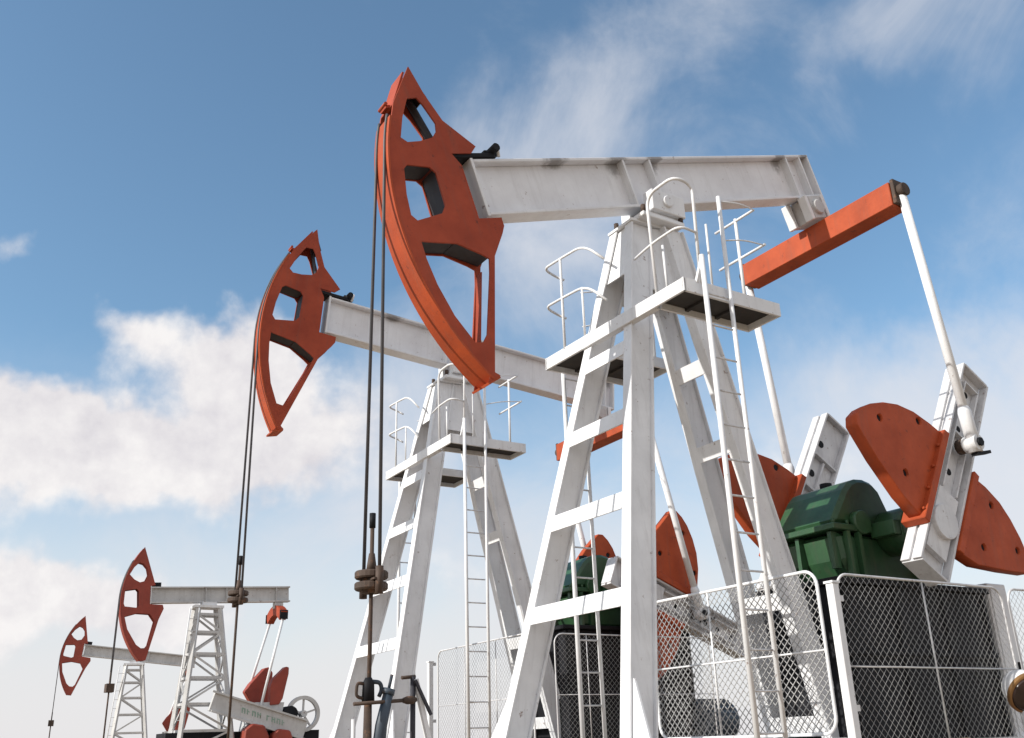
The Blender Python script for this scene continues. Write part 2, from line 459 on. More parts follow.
        k.tube(rounded([(-.11, s * 1.2, -.55), (.2, s * 1.18, -.47), (.585, s * 1.03, -.36)], .2), .008, 6)
        k.tube(rounded([(-.11, s * 1.2, -1.0), (.2, s * 1.18, -.9), (.585, s * 1.1, -.82)], .2), .008, 6)
        k.build('guard_rail', 'white', parent=pl)
    k = MB().box(-.69, -.661, -1.18, 1.18, zp - .12, zp + .02)
    k.box(-.661, -.60, -.50, .72, zp - .12, zp - .10)
    k.build('platform_edge', 'white', bevel=.004, **T)
    # ladders
    for (x0, x1, w, top0, top1) in ((-.514, -.197, 1.275, -1.30, -.50), (-.405, -.125, -1.24, -1.50, -1.50)):
        k = MB().tube([(x0, w, G), (x0, w, top0)], .025, 8)
        k.tube([(x1, w, G), (x1 + (.08 if w > 0 else 0), w - (.07 if w > 0 else 0), top1)], .022, 8)
        if w > 0: k.bar((x0, w, top0 - .03), (x0, 1.17, top0 - .25), .03, .03)
        lad = k.build('ladder', 'white', **T)
        z = -1.70
        while z > G + .15:
            MB().tube([(x0 + .02, w, z), (x1 - .02, w, z)], .010, 6).build('rung', 'steel', parent=lad)
            z -= .325
    # ---- equalizer, pitman arms
    ue, ve, le, he = 2.82, -.364, 1.227, .317
    xe, ze = ue * cos(th) - ve * sin(th), ue * sin(th) + ve * cos(th)
    k = MB().box(xe, xe + .27, -le, le, ze - he, ze)
    eq = k.build('equalizer', 'orange', bevel=.006, **T)
    for s in (1, -1):
        k = MB().box(xe + .02, xe + .25, *sorted((s * (le + .002), s * (le + .05))), ze - he + .02, ze + .03)
        k.cyl((xe + .13, s * (le + .05), ze - .12), (xe + .13, s * (le + .13), ze - .12), .085, 14)
        k.build('end_cap', 'rust', parent=eq, bevel=.006)
    k = MB()
    zb = -.36
    k.box(2.66, 2.72, -.20, -.08, zb + .02, -.002).box(2.66, 2.72, .08, .20, zb + .02, -.002)
    k.box(3.0, 3.06, -.20, -.08, zb + .02, -.002).box(3.0, 3.06, .08, .20, zb + .02, -.002)
    k.build('bearing_hanger', 'white', parent=beam, bevel=.008)
    k = MB().box(2.74, 2.98, -.19, .19, zb + .03, -.01)
    k.cyl((2.86, -.23, -.18), (2.86, .23, -.18), .10, 14)
    k.build('tail_bearing', 'grey', parent=beam, bevel=.01)
    SX, SZ, rp = 2.72, -3.58, 1.055
    pinx, pinz = SX + rp * cos(phi), SZ + rp * sin(phi)
    for s in (1, -1):
        wt, wb = s * (le + .06), s * 1.30
        k = MB().tube([(xe + .13, wt, ze - .14), (pinx, wb, pinz)], .052, 14)
        pit = k.build('pitman_arm', 'white', **T)
        d = (Vector((pinx, wb, pinz)) - Vector((xe + .13, wt, ze - .14))).normalized()
        e = Vector((pinx, wb, pinz))
        k = MB().tube([e - d * .42, e - d * .36, e + d * .10], [.058, .072, .075], 12)
        k.cyl((pinx, wb - s * .09, pinz), (pinx, wb + s * .07, pinz), .092, 16)
        k.build('pitman_bearing', 'white', parent=pit)
        k = MB().cyl((pinx, wb + s * .07, pinz), (pinx, wb + s * .10, pinz), .05, 6)
        k.bar((pinx - .02, wb, pinz - .125), (pinx + .24, wb, pinz - .07), .08, .035)
        k.build('bearing_cap', 'black', parent=pit)
    # ---- cranks and counterweights
    ca, sa = cos(phi), sin(phi)
    ex, ey = (ca, sa), (-sa, ca)
    C2 = lambda a, b_: (SX + ex[0] * a + ey[0] * b_, SZ + ex[1] * a + ey[1] * b_)
    for s in (1, -1):
        def W(a, b_): return tuple(sorted((s * a, s * b_)))
        k = MB()
        hwid = .235
        def rect(a0, a1, b0, b1, w0, w1): k.prism([C2(a0, b0), C2(a1, b0), C2(a1, b1), C2(a0, b1)], *W(w0, w1))
        rect(-.60, 2.18, -hwid + .03, hwid - .03, .98, 1.05)
        rect(.42, 1.98, -.125, -.105, 1.05, 1.13)
        rect(.42, 1.98, .105, .125, 1.05, 1.13)
        rect(1.98, 2.00, -.125, .125, 1.05, 1.13)
        rect(1.22, 1.25, -.104, .104, 1.05, 1.12)
        rect(-.40, .40, -.16, .16, 1.05, 1.12)
        for a_ in (.46, .98, 1.5): rect(a_, a_ + .03, -hwid + .03, hwid - .03, .91, .979)
        rect(.50, 1.49, -.015, .015, .93, .979)
        for b0 in (-hwid, hwid - .0295):                 # twin side flanges
            rect(-.62, 2.2, b0, b0 + .0295, .90, 1.005)
            rect(-.62, 2.2, b0, b0 + .0295, 1.045, 1.15)
        rect(2.18, 2.21, -hwid + .03, hwid - .03, .90, 1.15)
        rect(-.63, -.60, -hwid + .03, hwid - .03, .90, 1.15)
        crank = k.build('crank_arm', 'steel', bevel=.004, **T)
        k = MB()
        c0 = C2(0, 0)
        k.cyl((c0[0], s * .88, c0[1]), (c0[0], s * 1.17, c0[1]), .19, 20)
        k.build('crank_hub', 'steel', parent=crank, bevel=.006)
        for a in (.72, 1.36, 1.62, 1.9):
            q = C2(a, 0); MB().cyl((q[0], s * 1.051, q[1]), (q[0], s * 1.057, q[1]), .040, 12).build('pin_hole', 'black', parent=crank)
        for a in (.72, 1.25, 1.75):
            q = C2(a, .11); MB().cyl((q[0], s * .973, q[1]), (q[0], s * .979, q[1]), .05, 12).build('pin_hole', 'black', parent=crank)
        q = C2(rp, 0)
        MB().cyl((q[0], s * 1.12, q[1]), (q[0], s * 1.25, q[1]), .085, 14).build('crank_pin', 'rust', parent=crank)
        for m in (1, -1):
            da = 0 if m > 0 else .16
            poly = [(1.03, .30), (1.01, .50), (.96, .76), (.86, 1.0), (.72, 1.20), (.56, 1.36), (.42, 1.45), (.28, 1.50), (.18, 1.46), (.02, 1.08), (-.12, .62), (-.16, .30)]
            if m < 0:
                poly[:5] = [(.88, .30), (.90, .52), (.88, .78), (.80, 1.0), (.69, 1.20)]
                poly[5:] = [(.58, 1.34), (.46, 1.42), (.36, 1.43), (.14, 1.06), (-.10, .62), (-.16, .30)]
            holes = []
            for (ha, hb_) in ((.50, 1.19), (.90 - da, .66), (.16, .66)):
                holes.append([C2(ha + .042 * cos(i * pi / 5), m * (hb_ + .042 * sin(i * pi / 5))) for i in range(10)])
            k = MB().holed([C2(a, m * b_) for a, b_ in poly], holes, *W(.97, 1.12))
            wgt = k.build('counterweight', 'orange', parent=crank, bevel=.010)
            k = MB().prism([C2(-.20, m * .238), C2(1.05 - da, m * .238), C2(1.04 - da, m * .33), C2(-.19, m * .33)], *W(.88, 1.18))
            for a in (-.08, .2, .5, .8):
                q0, q1 = C2(a, m * .33), C2(a, m * .36)
                k.tube([(q0[0], s * 1.15, q0[1]), (q1[0], s * 1.15, q1[1])], .02, 6)
            k.build('weight_flange', 'orange', parent=wgt, bevel=.008)
            for (ha, hb_) in ((.50, 1.19), (.90 - da, .66), (.16, .66)):
                q = C2(ha, m * hb_); MB().cyl((q[0], s * .985, q[1]), (q[0], s * 1.09, q[1]), .041, 10).build('lifting_hole_core', 'black', parent=wgt)
    # ---- gearbox
    k = MB()
    k.prism([(1.80, -3.52), (1.90, -3.38), (2.10, -3.12), (2.20, -3.03), (2.32, -2.985), (2.46, -2.975), (2.58, -3.0), (2.68, -3.08), (2.78, -3.28), (2.90, -3.37), (3.2, -3.41), (3.50, -3.52)], -.44, .44)
    k.prism([(1.86, -3.62), (3.45, -3.62), (3.40, -3.95), (3.25, -4.13), (2.02, -4.13), (1.90, -3.90)], -.44, .44)
    gb = k.build('gearbox', 'green', bevel=.045, **T)
    k = MB().box(1.74, 3.56, -.50, .50, -3.60, -3.535)
    k.box(2.36, 3.08, .47, .78, -3.66, -3.50).box(2.36, 3.08, -.78, -.47, -3.66, -3.50)
    k.build('split_flange', 'green', parent=gb, bevel=.008)
    for s in (1, -1):
        for x in (1.94, 2.12, 3.1):
            MB().prism([(x, -3.61), (x + .05, -3.61), (x + .05, -4.12), (x, -4.12)], *sorted((s * .442, s * .50))).build('casing_rib', 'green', parent=gb)
        MB().cyl((SX, s * .44, SZ), (SX, s * .80, SZ), .25, 24).build('bearing_housing', 'green', parent=gb, bevel=.01)
        MB().cyl((2.2, s * .44, -3.5), (2.2, s * .53, -3.5), .13, 18).build('shaft_cover', 'green', parent=gb, bevel=.01)
    for w in (-.4, -.1, .35): MB().box(1.80, 1.90, w, w + .05, -4.0, -3.61).build('casing_rib', 'green', parent=gb)
    MB().cyl((SX, -.92, SZ), (SX, .92, SZ), .12, 18).build('output_shaft', 'steel', parent=gb)
    for x in (1.78, 2.0, 2.45, 2.95, 3.2, 3.45):
        for w in (-.47, .47): MB().cyl((x, w, -3.534), (x, w, -3.49), .020, 6).build('flange_bolt', 'green', parent=gb)
    k = MB().cyl((2.45, -.1, -2.995), (2.45, -.1, -2.91), .07, 14)
    k.build('breather_cap', 'black', parent=gb)
    # ---- pedestal
    k = MB().box(1.57, 4.02, -.58, .58, G + .2, -4.20)
    ped = k.build('pedestal', 'black', bevel=.01, **T)
    k = MB().box(1.50, 4.06, -.64, .64, -4.195, -4.135)
    for x in (1.60, 2.4, 3.2, 3.95):
        k.box(x, x + .06, .582, .61, G + .2, -4.2)
    k.box(1.52, 4.04, .582, .62, -4.9, -4.84)
    k.build('pedestal_lip', 'black', parent=ped, bevel=.006)
    # ---- skid under everything
    k = MB()
    for w in (-.62, .50): k.box(-2.1, 4.6, w, w + .16, G, G + .19)
    for x in (-1.9, 1.2, 4.3): k.box(x, x + .15, -1.35, 1.3, G + .001, G + .17)
    k.build('skid_frame', 'white', **T)
    k = MB().tube([(4.35, 0, G + .55), (4.45, 0, G + .55), (4.46, 0, G + .55), (5.2, 0, G + .55), (5.21, 0, G + .55), (5.3, 0, G + .55)], [.18, .26, .30, .30, .27, .20], 24)
    k.box(4.5, 5.15, -.24, .24, G + .02, G + .26)
    mot = k.build('drive_motor', 'valve', **T)
    for i in range(12):
        a = pi * i / 11
        MB().box(4.5, 5.16, .30 * cos(a) - .008, .30 * cos(a) + .008, G + .55 + .29 * sin(a), G + .55 + .34 * sin(a) + .004).build('cooling_fin', 'valve', parent=mot)
    # ---- bridle, carrier bar, polished rod
    rr = RR + .005
    zbar = -4.31 if th > 0 else -3.80
    for w in (-.09, .09):
        pts = []
        at = math.asin((1.12 - cz) / rr)
        for i in range(13):
            a = at * (1 - i / 12.0) + th * (i / 12.0)
            x, z = cx + hdx - rr * cos(a), (cz + rr * sin(a)) * hsz
            pts.append((x * cos(th) - z * sin(th), w, x * sin(th) + z * cos(th)))
        pts.append((pts[-1][0], w * 1.72, zbar))
        MB().tube(pts, .016, 8).build('bridle_rope', 'rope', **T)
    rx = pts[-1][0]
    k = MB()
    for z_ in (zbar - .035, zbar - .125):
        k.tube([(rx, 0, z_), (rx, 0, z_ + .012), (rx, 0, z_ + .048), (rx, 0, z_ + .06)], [.125, .135, .135, .125], 24, smooth=False)
    k.cyl((rx, 0, zbar - .15), (rx, 0, zbar + .03), .07, 12).cyl((rx, -.155, zbar - .17), (rx, -.155, zbar + .045), .032, 10).cyl((rx, .155, zbar - .17), (rx, .155, zbar + .045), .032, 10).box(rx - .05, rx + .05, -.17, .17, zbar - .06, zbar - .045)
    car = k.build('carrier_bar', 'rust', **T)
    k = MB().tube([(rx, 0, zbar + .026), (rx, 0, zbar + .09), (rx, 0, zbar + .17)], [.045, .036, .024], 12)
    k.build('rod_clamp', 'rust', parent=car)
    MB().tube([(rx, 0, zbar + .38), (rx, 0, zbar + .50)], .026, 10).build('rod_cap', 'black', parent=car)
    MB().tube([(rx, 0, G + .3), (rx, 0, zbar + .45)], .017, 10).build('polished_rod', 'rust', **T)
    return root

# ------------------------------------------------------------------ the lattice pumpjack (two farther ones)
def lattice_pump(px, py, pz, yaw, th, label, ramp_guard, dx=0.0):
    root = empty('pumpjack', (px, py, 0), yaw, label, 'pumpjack', 'pumpjacks in the oil field')
    G = -pz
    T = dict(parent=root, loc=(0, 0, pz))
    b = MB()
    hb, bw = .46, .12
    b.box(-1.62 + dx, 2.43, -bw, bw, 0, .04).box(-1.62 + dx, 2.43, -bw, bw, hb - .04, hb).box(-1.6 + dx, 2.42, -.015, .015, .04, hb - .04)
    beam = b.build('walking_beam', 'grey', rot=(0, -th, 0), **T)
    MB().box(-1.655 + dx, -1.621 + dx, -bw - .01, bw + .01, -.02, hb + .02).build('end_plate', 'white', parent=beam)
    k = MB()
    for x in (-.1, .5, 2.0):
        for w in (-1, 1): k.box(x, x + .02, *sorted((w * .016, w * (bw - .01))), .041, hb - .041)
    k.build('stiffener', 'grey', parent=beam)
    RR, hw = 2.43, .13
    arc = lambda v, r=RR: (-math.sqrt(r * r - v * v), v)
    back = [(-1.86, 1.58), (-1.56, .62), (-1.52, .50), (-1.64, .48), (-1.64, -.03), (-1.30, -.05), (-1.27, -.16), (-1.40, -.46), (-1.70, -1.55)]
    fr = [arc(-1.55 + .1 * i) for i in range(31)]
    o1 = [(-1.98, 1.14), (-1.86, 1.10), (-1.76, .98), (-1.72, .80), (-1.80, .62), (-1.95, .58), (-2.10, .66), (-2.23, .80), (-2.12, 1.0)]
    o2 = [(-2.33, .36), (-2.02, .40), (-1.97, .34), (-1.95, -.08), (-2.02, -.12), (-2.32, -.08), (-2.35, 0)]
    o3 = [(-2.31, -.36), (-1.98, -.27), (-1.64, -.30), (-1.50, -.50), (-1.65, -1.14), (-1.72, -1.22), (-1.84, -1.22), (-1.97, -1.12), (-2.22, -.70)]
    k = MB()
    for w in (-1, 1): k.holed(back + fr, [o1, o2, o3], *sorted((w * (hw - .02), w * hw)))
    n = 30
    a0, a1 = math.asin(1.5 / RR), -math.asin(1.55 / RR)
    for i in range(n):
        A, B = a0 + (a1 - a0) * i / n, a0 + (a1 - a0) * (i + 1) / n
        c = []
        for w in (-hw - .01, hw + .01):
            for (a, r) in ((A, RR - .015), (B, RR - .015), (B, RR + .01), (A, RR + .01)):
                c.append((-r * cos(a), w, r * sin(a)))
        k.hexa(c)
    k.bar((-2.38, 0, .47), (-1.70, 0, .50), 2 * hw - .05, .02).bar((-2.38, 0, -.2), (-1.5, 0, -.2), 2 * hw - .05, .02)
    head = k.build('horsehead', 'farred', root, (dx * cos(th), 0, pz + dx * sin(th)), (0, -th, 0))
    MB().box(-1.60 + dx, -1.36 + dx, -.1, .1, hb + .005, hb + .12).build('head_latch', 'black', parent=beam)
    # lattice tower
    def leg(front, s, z):
        t = -z / 4.37
        return ((-.30 - .36 * t) if front else (.28 + .62 * t), s * (.20 + .42 * t), z)
    for front in (True, False):
        for s in (1, -1):
            MB().bar(leg(front, s, -.12), leg(front, s, G + .02), .11, .11).build('tower_leg', 'grey', **T)
    zs = [-.35, -.85, -1.45, -2.1, -2.8, -3.5, G + .25]
    for z in zs:
        k = MB()
        k.bar(leg(True, 1, z), leg(True, -1, z), .06, .07).bar(leg(False, 1, z), leg(False, -1, z), .06, .07)
        k.bar(leg(True, 1, z), leg(False, 1, z), .06, .07).bar(leg(True, -1, z), leg(False, -1, z), .06, .07)
        k.build('tower_ring', 'grey', **T)
    for i, (za, zb) in enumerate(zip(zs, zs[1:])):
        p = i % 2 == 0
        for s in (1, -1):
            MB().bar(leg(p, s, za), leg(not p, s, zb), .05, .05).build('diagonal_brace', 'grey', **T)
        for f in (True, False):
            q = 1 if p else -1
            MB().bar(leg(f, q, za), leg(f, -q, zb), .05, .05).build('diagonal_brace', 'grey', **T)
    k = MB().box(-.42, .40, -.28, .28, -.16, -.09).box(-.2, .2, -.22, .22, -.088, -.004)
    k.build('saddle_bearing', 'white', **T)
    k = MB().tube([(-.55, .34, G), (-.32, .34, -.2)], .02, 6).tube([(-.8, .34, G), (-.57, .34, -.2)], .02, 6)
    lad = k.build('ladder', 'white', **T)
    z = -.5
    while z > G + .2:
        x = -.55 + (z - G) / (-.2 - G) * .23
        MB().tube([(x, .34, z), (x - .25, .34, z)], .011, 6).build('rung', 'steel', parent=lad)
        z -= .34
    # equalizer: short bowed bar across the tail
    xe, ze = 2.12 * cos(th) + .05 * sin(th), 2.12 * sin(th) - .05
    pts = []
    for i in range(11):
        t = -1 + 2 * i / 10
        pts.append((xe - .05, t * .62, ze - .42 + .22 * (1 - t * t)))
    k = MB()
    for A, B in zip(pts, pts[1:]):
        k.bar(A, B, .20, .28)
    eq = k.build('equalizer', 'red' , **T)
    k = MB().box(xe - .16, xe + .10, -.10, .10, ze - .15, ze + .03)
    k.build('equalizer_bearing', 'grey', parent=eq)
    for s in (1, -1): MB().box(xe - .17, xe + .07, *sorted((s * .625, s * .68)), ze - .52, ze - .26).build('end_cap', 'black', parent=eq)
    SX, SZ = 1.95, -2.92
    pin = {1: (1.56, -2.86), -1: (1.5, -2.55)}
    for s in (1, -1):
        MB().tube([(xe - .04, s * .60, ze - .45), (pin[s][0], s * .62, pin[s][1])], .04, 8).build('pitman_arm', 'white', **T)
        c = MB().prism([(1.4, -3.05), (2.2, -3.05), (2.25, -2.78), (1.4, -2.78)], *sorted((s * .50, s * .58))).build('crank_arm', 'grey', **T)
        if s > 0: poly = [(1.82, -2.86), (1.80, -2.35), (1.86, -2.15), (2.22, -1.80), (2.32, -1.82), (2.32, -2.0), (2.18, -2.68), (2.08, -2.84)]
        else: poly = [(1.36, -2.44), (1.50, -2.22), (1.90, -1.78), (2.04, -1.74), (2.17, -1.90), (2.16, -2.20), (2.08, -2.80), (1.60, -2.80)]
        MB().prism(poly, *sorted((s * .50 - .14, s * .50 + .14))).build('counterweight', 'farred', parent=c, bevel=.02)
    k = MB().prism([(1.2, -3.75), (1.3, -3.2), (1.6, -2.95), (2.2, -2.95), (2.6, -3.2), (2.7, -3.75)], -.35, .35)
    k.build('gearbox', 'grey', bevel=.03, **T)
    k = MB().box(-.95, 3.4, -.72, .40, G + .21, -3.54)
    k.build('pedestal', 'black', **T)
    k = MB()
    for w in (-.55, .45): k.box(-1.2, 3.6, w, w + .12, G, G + .2)
    k.build('skid_frame', 'grey', **T)
    if ramp_guard:
        A, B = (.15, .66, -2.74), (2.86, .66, -3.54)
        k = MB().bar(A, B, .16, .52, (0, 0, 1))
        k.bar((.13, .77, -2.48), (2.89, .77, -3.29), .07, .05).bar((.13, .77, -3.00), (2.89, .77, -3.81), .07, .05)
        g = k.build('belt_guard', 'grey', **T)
        k = MB()
        x = .98
        for i in range(8):
            if i == 4: x += .12
            z = -2.74 - (x - .15) * .295
            k.prism([(x, z - .07), (x + .03, z - .08), (x + .03, z + .06), (x, z + .07)], .741, .748)
            if i % 3 != 1: k.prism([(x + .075, z - .095), (x + .105, z - .10), (x + .105, z + .04), (x + .075, z + .045)], .741, .748)
            if i % 2: k.prism([(x + .0305, z - .01), (x + .0745, z - .025), (x + .0745, z + .0), (x + .0305, z + .015)], .741, .748)
            else: k.prism([(x + .0305, z + .03), (x + .0745, z + .015), (x + .0745, z + .045), (x + .0305, z + .058)], .741, .748)
            x += .15
        k.build('faded_lettering', 'mark', parent=g)
        fx, fz = 2.86, -3.10
        k = MB().ring((fx, fz), .40, .50, .40, .54)
        for i in range(5):
            a = i * 2 * pi / 5 + .3
            k.bar((fx + .06 * cos(a), .47, fz + .06 * sin(a)), (fx + .41 * cos(a), .47, fz + .41 * sin(a)), .05, .05, (0, 1, 0))
        k.cyl((fx, .30, fz), (fx, .60, fz), .09, 14)
        k.build('flywheel', 'grey', **T)
        k = MB().cyl((2.45, -.1, -3.1), (2.45, .60, -3.1), .22, 16).box(2.25, 2.75, -.1, .5, -3.5, -3.2)
        k.build('drive_motor', 'black', **T)
        k = MB().prism([(1.0, -4.0), (1.05, -3.5), (1.25, -3.35), (1.6, -3.4), (1.75, -3.7), (1.75, -4.05)], .55, .95)
        k.prism([(1.85, -4.05), (1.85, -3.65), (2.0, -3.5), (2.35, -3.55), (2.45, -3.8), (2.45, -4.05)], .55, .95)
        k.build('motor_cover', 'farred', bevel=.04, **T)
    rx = -RR - .02
    zc = -2.25
    for w in (-.07, .07):
        pts = [(-(RR + .02) * cos(a) * 1.0, w, (RR + .02) * sin(a)) for a in [math.asin(1.2 / RR) * (1 - i / 8) + th * i / 8 for i in range(9)]]
        pts = [((x + dx) * cos(th) - z * sin(th), w_, (x + dx) * sin(th) + z * cos(th)) for x, w_, z in pts]
        pts.append((pts[-1][0], w, zc))
        MB().tube(pts, .016, 6).build('bridle_rope', 'rope', **T)
    rx = pts[-1][0]
    k = MB().box(rx - .1, rx + .1, -.17, .17, zc - .22, zc)
    k.build('carrier_bar', 'rust', **T)
    MB().tube([(rx, 0, G), (rx, 0, zc + .3)], .022, 8).build('polished_rod', 'rust', **T)
    return root

Y1, Y2 = 0.568929, 0.546803
P1 = (1.6003, 9.56115, 5.9037)
P2 = (-.9552, 14.84592, 6.0954)
TH1, TH2 = 0.325794, -0.084666
pumpjack(*P1, Y1, TH1, R(57.9), 'largest and nearest pumpjack, red horsehead dipped low on a white tower, orange counterweights beside it')
pumpjack(*P2, Y2, TH2, R(-22), 'second largest pumpjack, standing behind the nearest one, red horsehead raised left of the tower', hdx=.05, hsz=1.045)
lattice_pump(-9.09, 28.46, 4.37, R(32), R(3.1), 'distant pumpjack with a grey lattice tower, level beam, flywheel and lettered sloping guard', True)
lattice_pump(-16.17, 41.6, 3.95, R(24), R(-6.0), 'smallest and farthest pumpjack, at far left, faded red horsehead raised on a slim lattice tower', False, dx=-.42)

# ------------------------------------------------------------------ guard fences (local axes of their pump)
def pump_pt(P, yaw, x, w, z):
    return Vector((P[0] + cos(yaw) * x + sin(yaw) * w, P[1] + sin(yaw) * x - cos(yaw) * w, P[2] + z))

def fence_panel(P, yaw, axis, fixed, s0, s1, z0, z1, dividers, midz, label, mesh_w=.006, pitch=.080, tube=.016, sill=False):
    """axis 'L' runs along the pump at w = fixed; axis 'W' runs across it at x = fixed"""
    base = pump_pt(P, yaw, fixed if axis == 'W' else s0, s0 if axis == 'W' else fixed, 0)
    root = empty('guard_fence', (base.x, base.y, 0), yaw - (pi / 2 if axis == 'W' else 0), label, 'fence', 'mesh guard fences')
    Ln = s1 - s0
    za, zb = P[2] + z0, P[2] + z1
    X = lambda s, z, o=0: (s, o, z)      # helper frame: x along the panel, y across, z up
    r = .14
    loop = [(r, za), (Ln - r, za)]
    def corner(cx, cz, a):
        return [(cx + r * cos(a + i * pi / 12), cz + r * sin(a + i * pi / 12)) for i in range(7)]
    pts = corner(Ln - r, za + r, -pi / 2) + corner(Ln - r, zb - r, 0) + corner(r, zb - r, pi / 2) + corner(r, za + r, pi)
    pts.append(pts[0])
    MB().tube([X(*p) for p in pts], tube, 8, cap=False).build('frame', 'white' if sill else 'steel', root)
    for d in dividers:
        MB().tube([X(d - s0, za), X(d - s0, zb)], tube * .7, 8).build('upright', 'white' if sill else 'steel', root)
    for mz in midz:
        MB().tube([X(0, P[2] + mz, .004), X(Ln, P[2] + mz, .004)], tube * .6, 8).build('mid_rail', 'white' if sill else 'steel', root)
    k = MB()
    H = zb - za
    for sgn in (1, -1):
        c = -H if sgn > 0 else 0
        while c < (Ln if sgn > 0 else Ln + H):
            # line s = c + sgn*(z-za)
            t0, t1 = 0.0, H
            lo, hi = (-c, Ln - c) if sgn > 0 else (c - Ln, c)
            t0, t1 = max(t0, lo), min(t1, hi)
            def inside(t):
                s, z = c + sgn * t, t
                for (cx, cz, qx, qz) in ((r, r, -1, -1), (Ln - r, r, 1, -1), (r, H - r, -1, 1), (Ln - r, H - r, 1, 1)):
                    if (s - cx) * qx > 0 and (z - cz) * qz > 0 and (s - cx) ** 2 + (z - cz) ** 2 > r * r: return False
                return True
            while t0 < t1 and not inside(t0): t0 += .01
            while t1 > t0 and not inside(t1): t1 -= .01
            if t1 - t0 > .02:
                o = .006 * sgn
                k.bar((c + sgn * t0, o, za + t0), (c + sgn * t1, o, za + t1), mesh_w, mesh_w, (0, 1, 0))
            c += pitch + random.uniform(-.006, .006)
    k.build('wire_mesh', 'wire', root)
    if sill: MB().box(-.9, Ln + .12, -.03, .05, za - .16, za - .035).build('base_rail', 'white', root, bevel=.006)
    return root

def fence_post(P, yaw, x, w, top, label):
    b = pump_pt(P, yaw, x, w, 0)
    root = empty('fence_post', (b.x, b.y, 0), yaw, label, 'post', 'fence posts')
    MB().box(-.04, .04, -.04, .04, 0, P[2] + top).build('post', 'white', root, bevel=.006)
    MB().box(-.05, .05, -.05, .05, P[2] + top + .001, P[2] + top + .02).build('post_cap', 'white', root)
    k = MB()
    for z in (-4.55, -5.45):
        k.box(.041, .10, -.02, .02, P[2] + z, P[2] + z + .05)
    k.build('hinge_lug', 'steel', root)
    return root

fence_panel(P1, Y1, 'W', .60, -1.22, 1.14, -5.62, -4.21, [-.30], [-4.92], 'white chain-link guard panel with rounded corners, in front of the nearest tower legs', sill=True)
fence_panel(P1, Y1, 'L', 1.50, .43, 2.86, -5.80, -4.31, [1.62], [-5.09], 'chain-link guard panel across the black pedestal, right of the white fence post', tube=.012, mesh_w=.0024)
fence_panel(P1, Y1, 'L', 1.50, 2.97, 5.2, -5.80, -4.31, [4.0], [-5.09], 'chain-link guard panel cut by the right edge, behind the round lamp', tube=.012, mesh_w=.0024)
fence_post(P1, Y1, .37, 1.50, -4.40, 'square white fence post between two mesh panels beside the nearest pumpjack')
fence_panel(P2, Y2, 'W', .60, -1.85, 1.14, -5.95, -4.33, [-.9, .1], [-5.2], 'pale mesh guard panel between the two white towers, in front of the second pumpjack', mesh_w=.0027, tube=.012)
fence_panel(P2, Y2, 'L', 1.50, .75, 3.6, -5.95, -4.38, [1.3, 2.2], [-5.2], 'mesh guard panel before the second pumpjack gearbox, seen through the nearest tower legs', mesh_w=.0024, tube=.010)
fence_post(P2, Y2, .52, -1.98, -4.5, 'slim white fence post left of the pale mesh panel, beside the second tower')

# ------------------------------------------------------------------ wellhead below the first horsehead
def local_thing(name, P, yaw, x, w, label, cat, group=None):
    b = pump_pt(P, yaw, x, w, 0)
    return empty(name, (b.x, b.y, 0), yaw, label, cat, group)

wh = local_thing('wellhead', P1, Y1, -3.312, 0, 'dark wellhead with blue valve, clamps and a long handle, under the hanging polished rod', 'wellhead')
z0 = P1[2]
MB().tube([(0, 0, 0), (0, 0, .16), (0, 0, .161), (0, 0, .22), (0, 0, .221), (0, 0, z0 - 5.25)], [.09, .09, .12, .12, .036, .030], 14).build('stuffing_box', 'rust', wh)
MB().tube([(0, 0, z0 - 5.28), (0, 0, z0 - 5.14), (0, 0, z0 - 5.10)], [.05, .045, .025], 12).build('gland', 'black', wh)
k = MB().tube([(-.14, .05, z0 - 5.295), (.12, .05, z0 - 5.28), (.30, .05, z0 - 5.27)], .014, 8)
k.tube([(.27, .05, z0 - 5.272), (.31, .05, z0 - 5.27), (.36, .05, z0 - 5.268), (.39, .05, z0 - 5.266)], [.018, .032, .032, .014], 10)
k.build('clamp_handle', 'rust', wh)
MB().tube(rounded([(-.03, 0, z0 - 5.145), (-.095, 0, z0 - 5.14), (-.10, 0, z0 - 5.24), (-.03, 0, z0 - 5.255)], .03), .013, 8).build('left_bail', 'rust', wh)
MB().tube(rounded([(.03, 0, z0 - 5.13), (.10, 0, z0 - 5.135), (.115, 0, z0 - 5.19), (.09, 0, z0 - 5.24)], .03), .017, 8).build('right_bail', 'valve', wh)
k = MB().tube([(.05, .03, 0.04), (.10, .03, z0 - 5.45), (.155, .03, z0 - 5.22)], [.055, .047, .040], 12)
k.tube([(.150, .03, z0 - 5.225), (.160, .03, z0 - 5.185)], .050, 12)
k.build('valve_body', 'valve', wh)
MB().tube([(.158, .03, z0 - 5.19), (.185, .03, z0 - 5.08)], .013, 8).build('valve_stem', 'valve', wh)
k = MB().tube([(-.09, -.05, 0), (-.095, -.05, z0 - 5.40)], .018, 8)
k.build('drain_pipe', 'steel', wh)

vp_ = local_thing('valve_post', P1, Y1, -2.93, 0, 'dark iron post with a slanted white brace, right of the wellhead', 'post')
MB().tube([(0, 0, 0), (0, 0, z0 - 5.09)], .022, 8).build('upright', 'blue_black', vp_)
MB().tube([(-.10, 0, z0 - 5.10), (.02, 0, z0 - 5.09)], .014, 8).build('arm', 'rust', vp_)
MB().bar((.02, 0, z0 - 5.11), (.22, 0, .02), .05, .035).build('brace', 'white', vp_)
MB().bar((.0, .04, z0 - 5.12), (.14, .04, z0 - 5.38), .022, .022).build('stay', 'blue_black', vp_)

